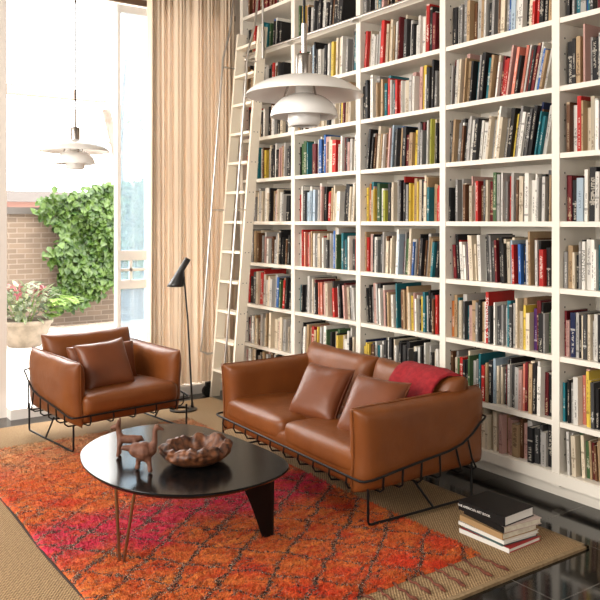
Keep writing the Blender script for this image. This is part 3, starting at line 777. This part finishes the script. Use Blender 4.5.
# red blanket over the sofa back
bl = empty('blanket', on(sofa, (.50, .68, .385)), R(-91.9), 'red woollen blanket folded over the sofa back', 'blanket')
path = [(-.185,-.10),(-.165,.0),(-.140,.09),(-.118,.18),(-.095,.25),(-.045,.305),(.01,.322),(.06,.312),(.10,.27),(.125,.20),(.14,.10)]
NS, NC = 40, 26; vs = []
cum = np.linspace(0, len(path)-1, NS)
for i, f_ in enumerate(cum):
    y = np.interp(f_, range(len(path)), [p[0] for p in path]); z = np.interp(f_, range(len(path)), [p[1] for p in path])
    for j_ in range(NC):
        s_ = j_/(NC-1)*2-1; half_ = .20 + .012*math.sin(f_*1.1)
        rip = .003*math.sin(s_*9+f_*.4) + .007*noise.noise((s_*2, f_*.7, 0))
        vs.append((s_*half_ + .05*(f_/9-.4), y + rip*(-1 if f_ < 4 else 1 if f_ > 6 else 0), z + rip*(1 if 3 < f_ < 7 else 0) - .012*s_*s_))
fs = [(i*NC+j_, i*NC+j_+1, (i+1)*NC+j_+1, (i+1)*NC+j_) for i in range(NS-1) for j_ in range(NC-1)]
bo = MB().add(vs, fs).build('cloth', M_RED, bl, 180); mod(bo, 'SOLIDIFY', thickness=.022, offset=1); mod(bo, 'SUBSURF', levels=1, render_levels=1)

# ---------------------------------------------------------------- coffee table
ct = empty('coffee_table', (1.75, 3.6, .010), 0, 'low black rudder-shaped coffee table on the orange rug', 'coffee table')
ol = [(1.322,3.878),(1.27,3.64),(1.29,3.372),(1.385,3.165),(1.53,3.035),(1.69,2.985),(1.86,2.99),(2.0,3.035),(2.10,3.115),(2.145,3.23),(2.158,3.39),(2.150,3.57),(2.135,3.77),(2.095,3.99),(2.02,4.135),(1.912,4.205),(1.795,4.23),(1.665,4.212),(1.52,4.14),(1.40,4.02)]
ol = [(x-1.75, y-3.6) for x, y in ol]
def smooth_loop(P, k=5):
    out = []
    for i in range(len(P)):
        p0, p1, p2, p3 = [Vector(P[(i+q-1) % len(P)]) for q in range(4)]
        for s_ in range(k):
            t_ = s_/k; out.append(tuple(.5*((2*p1)+(p2-p0)*t_+(2*p0-5*p1+4*p2-p3)*t_*t_+(3*p1-p0-3*p2+p3)*t_**3)))
    return out
ol = smooth_loop(ol)
if sum(ol[i-1][0]*ol[i][1]-ol[i][0]*ol[i-1][1] for i in range(len(ol))) < 0: ol = ol[::-1]
tp = MB(); nO = len(ol)
rings = [(.955, .362), (.985, .372), (1.0, .382), (1.0, .387), (.996, .390)]
vs = [(x*s_, y*s_, z) for s_, z in rings for x, y in ol]
fs = [tuple(range(nO-1, -1, -1)), tuple(range(4*nO, 5*nO))] + [(a*nO+i, a*nO+(i+1) % nO, (a+1)*nO+(i+1) % nO, (a+1)*nO+i) for a in range(4) for i in range(nO)]
tp.add(vs, fs).build('tabletop', M_TABLE, ct, 30)
def hairpin(x, y, dx, dy, tx, ty):
    a = Vector((x-dx, y-dy, .365)); b = Vector((x+dx, y+dy, .365)); t_ = Vector((tx, ty, .008)); d_ = Vector((dx, dy, 0)).normalized()*.012
    MB().tube([a, t_ - d_ + Vector((0,0,.012)), t_ - d_*.6, t_ + d_*.6, t_ + d_ + Vector((0,0,.012)), b], .0078, 8).build('leg', mat('dark_bronze_rod', (.30,.19,.11), .3, .9), ct, 60)
hairpin(1.347-1.75, 3.335-3.6, .030, -.038, 1.352-1.75, 3.392-3.6)
hairpin(1.86-1.75, 4.08-3.6, .035, .02, 1.84-1.75, 4.13-3.6)
fin = MB(); sec = []
for f_ in np.linspace(0, 1, 9):
    x0 = 1.81 + (2.035-1.81)*f_**.85; x1 = 2.005 + (2.10-2.005)*f_; y = 3.10 + .155*f_; z = .367*(1-f_)
    sec.append((x0-1.75, x1-1.75, y-3.6, z))
vs = []; fs = []; K = 12
for x0, x1, y, z in sec:
    cx, hw_ = (x0+x1)/2, (x1-x0)/2
    for q in range(K):
        a = 2*math.pi*q/K; vs.append((cx+hw_*math.cos(a)*(1 if abs(math.cos(a)) > .5 else 1), y+.017*math.sin(a), z))
for i in range(len(sec)-1):
    for q in range(K): fs.append((i*K+q, (i+1)*K+q, (i+1)*K+(q+1) % K, i*K+(q+1) % K))
fs.append(tuple(range((len(sec)-1)*K+K-1, (len(sec)-1)*K-1, -1)))
fin.add(vs, fs).build('rudder_leg', mat('matt_black_fin', (.006,.0055,.0055), .5, 0, Specular_IOR_Level=.12), ct, 60)

TZ = .4005
# burl bowl
bw_ = empty('bowl', (1.755, 3.43, TZ), R(20), 'carved burl wood bowl with a ragged rim on the coffee table', 'bowl')
prof = [(.0,.0),(.075,.0),(.115,.010),(.150,.028),(.170,.050),(.172,.070),(.160,.088),(.138,.092),(.122,.070),(.095,.040),(.05,.026),(0,.022)]
def dense(P, k):
    return [tuple(np.array(P[i])*(1-f_/k)+np.array(P[i+1])*f_/k) for i in range(len(P)-1) for f_ in range(k)] + [P[-1]]
pr = dense(prof, 4); NA = 120; vs = []
for i, (r, z) in enumerate(pr):
    for q in range(NA):
        a = 2*math.pi*q/NA; ca, sa = math.cos(a), math.sin(a)
        rim = min(1, max(0, (z-.02)/.06)); out_ = i < 6*4
        l1 = noise.noise((ca*2.3, sa*2.3, 5.)); l2 = noise.noise((ca*3.6, sa*3.6, z*28)); l3 = noise.noise((ca*7, sa*7, z*55+7))
        rr = r*(1 + .09*l1*rim) + (.020*l2 + .014*l3)*rim*(1 if out_ else .5)
        zz = z + rim*(.026*noise.noise((ca*2.8+3, sa*2.8, 1)) + .010*noise.noise((ca*6, sa*6, 2)))
        vs.append((rr*ca*1.06, rr*sa*.98, max(zz*1.12, 0) if i > 5 else z))
fs = [(i*NA+q, i*NA+(q+1) % NA, (i+1)*NA+(q+1) % NA, (i+1)*NA+q) for i in range(len(pr)-1) for q in range(NA)]
M_BURL = noisy('burl_wood', (.030, .009, .005), (.19, .066, .024), 30, .50, .4, 60, .004)
MB().add(vs, fs).build('bowl_body', M_BURL, bw_, 180)

# clay figurines, each grown as one skin
def skin_figure(name, chain, parent, material):
    """chain: list of (index of parent point or None, position, radius); limbs fuse into one body"""
    mb = MB()
    for i, (a_, p, r_) in enumerate(chain):
        p = Vector(p)
        mb.lathe([(r_*math.sin(t_*math.pi/6)+1e-5, -r_*math.cos(t_*math.pi/6)) for t_ in range(7)], 12, 0, p)
        if a_ is not None:
            q = Vector(chain[a_][1]); mb.tube([p, p*.5+q*.5, q], [r_, (r_+chain[a_][2])/2, chain[a_][2]], 12)
    o = mb.build(name, material, parent, 180)
    rm = o.modifiers.new('remesh', 'REMESH'); rm.mode = 'VOXEL'; rm.voxel_size = .003; rm.use_smooth_shade = True
    mod(o, 'SMOOTH', factor=.5, iterations=3)
    return o

dr = empty('deer_figurine', (1.51, 3.72, TZ+.004), R(-33), 'small terracotta llama figurine with upright ears on the coffee table', 'figurine')
skin_figure('body', [
 (None, (0,0,.098), .026), (0, (.045,0,.098), .026), (1, (.080,0,.104), .018), (2, (.096,0,.094), .009),
 (0, (-.035,0,.104), .025), (4, (-.046,0,.132), .018), (5, (-.050,0,.158), .016), (6, (-.055,0,.178), .019), (7, (-.088,0,.170), .012),
 (7, (-.048,.018,.200), .011), (9, (-.046,.021,.218), .007), (7, (-.048,-.018,.200), .011), (11, (-.046,-.021,.218), .007),
 (4, (-.042,.024,.066), .0125), (13, (-.045,.027,.034), .010), (14, (-.048,.027,.009), .012),
 (4, (-.042,-.024,.066), .0125), (16, (-.045,-.027,.034), .010), (17, (-.048,-.027,.009), .012),
 (1, (.064,.024,.066), .013), (19, (.070,.027,.034), .010), (20, (.070,.027,.009), .012),
 (1, (.064,-.024,.066), .013), (22, (.070,-.027,.034), .010), (23, (.070,-.027,.009), .012)], dr, M_TERRA)
bd = empty('bird_figurine', (1.485, 3.45, TZ+.005), R(-28), 'terracotta long necked bird figurine on the coffee table beside the bowl', 'figurine')
skin_figure('body', [
 (None, (0,0,.098), .051), (0, (-.040,0,.108), .038), (1, (-.072,0,.118), .018), (2, (-.102,0,.120), .013),
 (0, (.034,0,.106), .036), (4, (.056,0,.142), .017), (5, (.058,0,.176), .013), (6, (.058,0,.205), .013), (7, (.068,0,.222), .016), (8, (.098,0,.210), .007),
 (0, (-.026,.026,.050), .014), (10, (-.032,.030,.026), .011), (11, (-.034,.031,.009), .014),
 (0, (.030,-.026,.050), .014), (13, (.034,-.030,.026), .011), (14, (.036,-.031,.009), .014)], bd, M_TERRA); bd.scale = (.92,)*3

bd.scale = (.92, .92, .92); dr.scale = (.84, .84, .84)
# ---------------------------------------------------------------- floor lamp
fl_ = empty('floor_lamp', (2.90, 5.86, .012), 0, 'black floor lamp with tilted conical shade in front of the curtain', 'floor lamp')
bs = MB(); n = 40
outer = [( .118*math.cos(2*math.pi*k_/n) - .02, .105*math.sin(2*math.pi*k_/n)) for k_ in range(n)]
inner = [( .072*math.cos(2*math.pi*k_/n) - .045, .070*math.sin(2*math.pi*k_/n)) for k_ in range(n)]
vs = [(x, y, 0) for x, y in outer] + [(x, y, .010) for x, y in outer] + [(x, y, .016) for x, y in inner] + [(x, y, 0) for x, y in inner]
fs = [(a*n+i, a*n+(i+1) % n, ((a+1) % 4)*n+(i+1) % n, ((a+1) % 4)*n+i) for a in range(4) for i in range(n)]
bs.add(vs, fs).build('base', M_BLACKGLOSS, fl_, 40)
hub = Vector((.062, .0, .0))
MB().tube([(.062,.0,.008),(.060,0,.06),(.02,0,.75),(-.016,.0,1.12)], [.016,.0085,.0075,.0075], 10).build('pole', M_BLACKGLOSS, fl_, 60)
# shade: a tube that opens into an oblique cone with a level mouth
top = Vector((.016, -.011, 1.270)); ap = Vector((-.032, .022, 1.172)); mouth = Vector((-.072, .050, 1.036))
mb = MB(); K = 28; ax_ = (ap - top).normalized(); u_ = Vector((.571, .821, 0)); v_ = ax_.cross(u_).normalized(); ex = Vector((.821, -.571, 0))
vs = []
for c_, rr in ((top, .004), (top, .019), (top + ax_*.004, .0225), (ap, .0235)):
    vs += [c_ + (u_*math.cos(2*math.pi*q/K) - v_*math.sin(2*math.pi*q/K))*rr for q in range(K)]
e0 = vs[-K:]; e1 = [mouth + (u_*math.cos(2*math.pi*q/K) + ex*math.sin(2*math.pi*q/K))*.068 for q in range(K)]
if (e0[K//4] - ap).dot(ex) < 0: e1 = [mouth + (u_*math.cos(2*math.pi*q/K) - ex*math.sin(2*math.pi*q/K))*.068 for q in range(K)]
for f_ in np.linspace(.2, 1, 5): vs += [p*(1-f_) + q*f_ for p, q in zip(e0, e1)]
fs = [(i*K+q, i*K+(q+1) % K, (i+1)*K+(q+1) % K, (i+1)*K+q) for i in range(8) for q in range(K)]
mb.add(vs, fs)
so = mb.build('lamp_shade', [M_ENAMEL, M_BLACKGLOSS], fl_, 50); mod(so, 'SOLIDIFY', thickness=.003, material_offset=1, offset=-1)
MB().tube([(-.016,0,1.11),(-.018,.0,1.17),ap], .006, 8).build('joint', M_BLACKGLOSS, fl_, 60)
cord_ = MB().tube([(.0,.06,.008),(.1,.16,-.004),(.25,.28,-.006),(.38,.38,-.006),(.5,.42,-.006)], .004, 6).build('cord', M_BLACK, fl_, 60)

# ---------------------------------------------------------------- pendants
def shade(rim_r, rim_z, top_r, top_z, bow, n=12, th=.0035):
    P = []
    for i in range(n+1):
        f_ = i/n; a = f_*math.pi/2
        P.append((top_r + (rim_r-top_r)*(math.sin(a)*(1-bow)+f_*bow), rim_z + (top_z-rim_z)*(math.cos(a)*(1-bow)+(1-f_)*bow)))
    Q = [(r - th*.6, z - th) for r, z in P[::-1]]
    return MB().lathe(P + [(P[-1][0]+.001, P[-1][1]-.002)] + Q, 56)
def pendant(loc, label):
    o = empty('pendant_lamp', loc, 0, label, 'pendant lamp', 'pair of white tiered pendant lamps')
    shade(.260, 0, .035, .090, .35).build('upper_shade', M_ENAMEL, o, 60)
    shade(.149, -.092, .030, .008, .12).build('middle_shade', M_OPAL, o, 60)
    MB().lathe([(.071,-.060),(.073,-.097),(.071,-.120),(.062,-.134),(.055,-.136),(.054,-.132),(.066,-.117),(.067,-.097),(.066,-.062)], 40).build('lower_shade', M_OPAL, o, 60)
    MB().lathe([(0,-.06),(.040,-.06),(.040,.07),(0,.07)], 24).build('socket', M_OPAL, o, 40)
    for q in range(3):
        a = q*2.094 + .5; c_, s_ = math.cos(a), math.sin(a)
        MB().tube([(.055*c_,.055*s_,.066),(.066*c_,.066*s_,.056),(.088*c_,.088*s_,-.012)], .005, 6).build('strut', M_CHROME, o, 60)
    MB().lathe([(0,.182),(.028,.182),(.034,.176),(.036,.17),(.036,.085),(.0,.085)], 32).build('canopy', M_CHROME, o, 40)
    MB().tube([(0,0,.18),(0,0,.315)], .0125, 16).build('stem', M_CHROME, o, 40)
    MB().tube([(0,0,.31),(0,0,4.45-loc[2])], .0065, 8).build('cord', M_BLACK, o, 60)
pendant((1.942, 2.762, 2.152), 'large looking white tiered pendant lamp hanging in front of the bookcase above the coffee table')
pendant((1.916, 5.73, 2.125), 'small looking white tiered pendant lamp hanging before the garden door above the armchair')

# ---------------------------------------------------------------- stack of books on the jute rug
M_PAGEW = mat('bright_pages', (.78,.76,.72), .8)
def flat_book(z, D, W_, T, rz, off, cover, spine, label, pages=M_PAGES):
    """spine along Y on the -X side"""
    o = empty('book', (3.03 + off[0], 2.60 + off[1], z), rz, label, 'book', 'books stacked on the floor')
    c_ = MB(); x0 = -D/2; x1 = D/2; y = W_/2
    c_.box(x0, x1, -y, y, 0, .003); c_.box(x0, x1, -y, y, T-.003, T)
    c_.build('cover', cover, o)
    MB().box(x0-.002, x0+.003, -y, y, 0, T).build('spine', spine, o)
    MB().box(x0+.003, x1-.005, -y+.004, y-.004, .003, T-.003).build('page_block', pages, o)
    return o
cB = mat('matt_black_cover', (.010,.0095,.009), .5, 0, Specular_IOR_Level=.2); cW = mat('white_cover', (.70,.67,.62), .5); cT = mat('tan_cover', (.36,.22,.10), .6)
cP = mat('pale_pink_cover', (.50,.40,.36), .5); cE = mat('dark_teal_cover', (.05,.10,.10), .45); cR = mat('red_cover', (.40,.03,.03), .5)
z = .013
flat_book(z, .245, .31, .022, R(2), (.0,.0), cR, cW, 'white spined book with red boards, lowest of the floor stack', M_PAGEW); z += .0225
flat_book(z, .24, .275, .016, R(-4), (.005,.005), cE, cE, 'thin dark teal book, second up in the floor stack', M_PAGEW); z += .0165
flat_book(z, .25, .30, .018, R(-1), (-.004,.006), cW, cW, 'white book, third up in the floor stack', M_PAGEW); z += .0185
flat_book(z, .24, .29, .030, R(-3), (-.006,.005), cT, cT, 'tan book, fourth up in the floor stack'); z += .0305
flat_book(z, .25, .285, .030, R(-6), (.014,-.005), cP, cB, 'pale pink book with black spine, just under the thick black one'); z += .0305
tb = flat_book(z, .23, .285, .047, R(3), (-.010,.015), cB, cB, 'thick black art book, topmost of the floor stack', M_PAGEW)
lettering('THE AMERICAN ART BOOK', .0165, Matrix.Translation((-.1178, .045, .024)) @ Matrix(((0,0,-1,0),(-1,0,0,0),(0,1,0,0),(0,0,0,1))), M_LETW, tb)
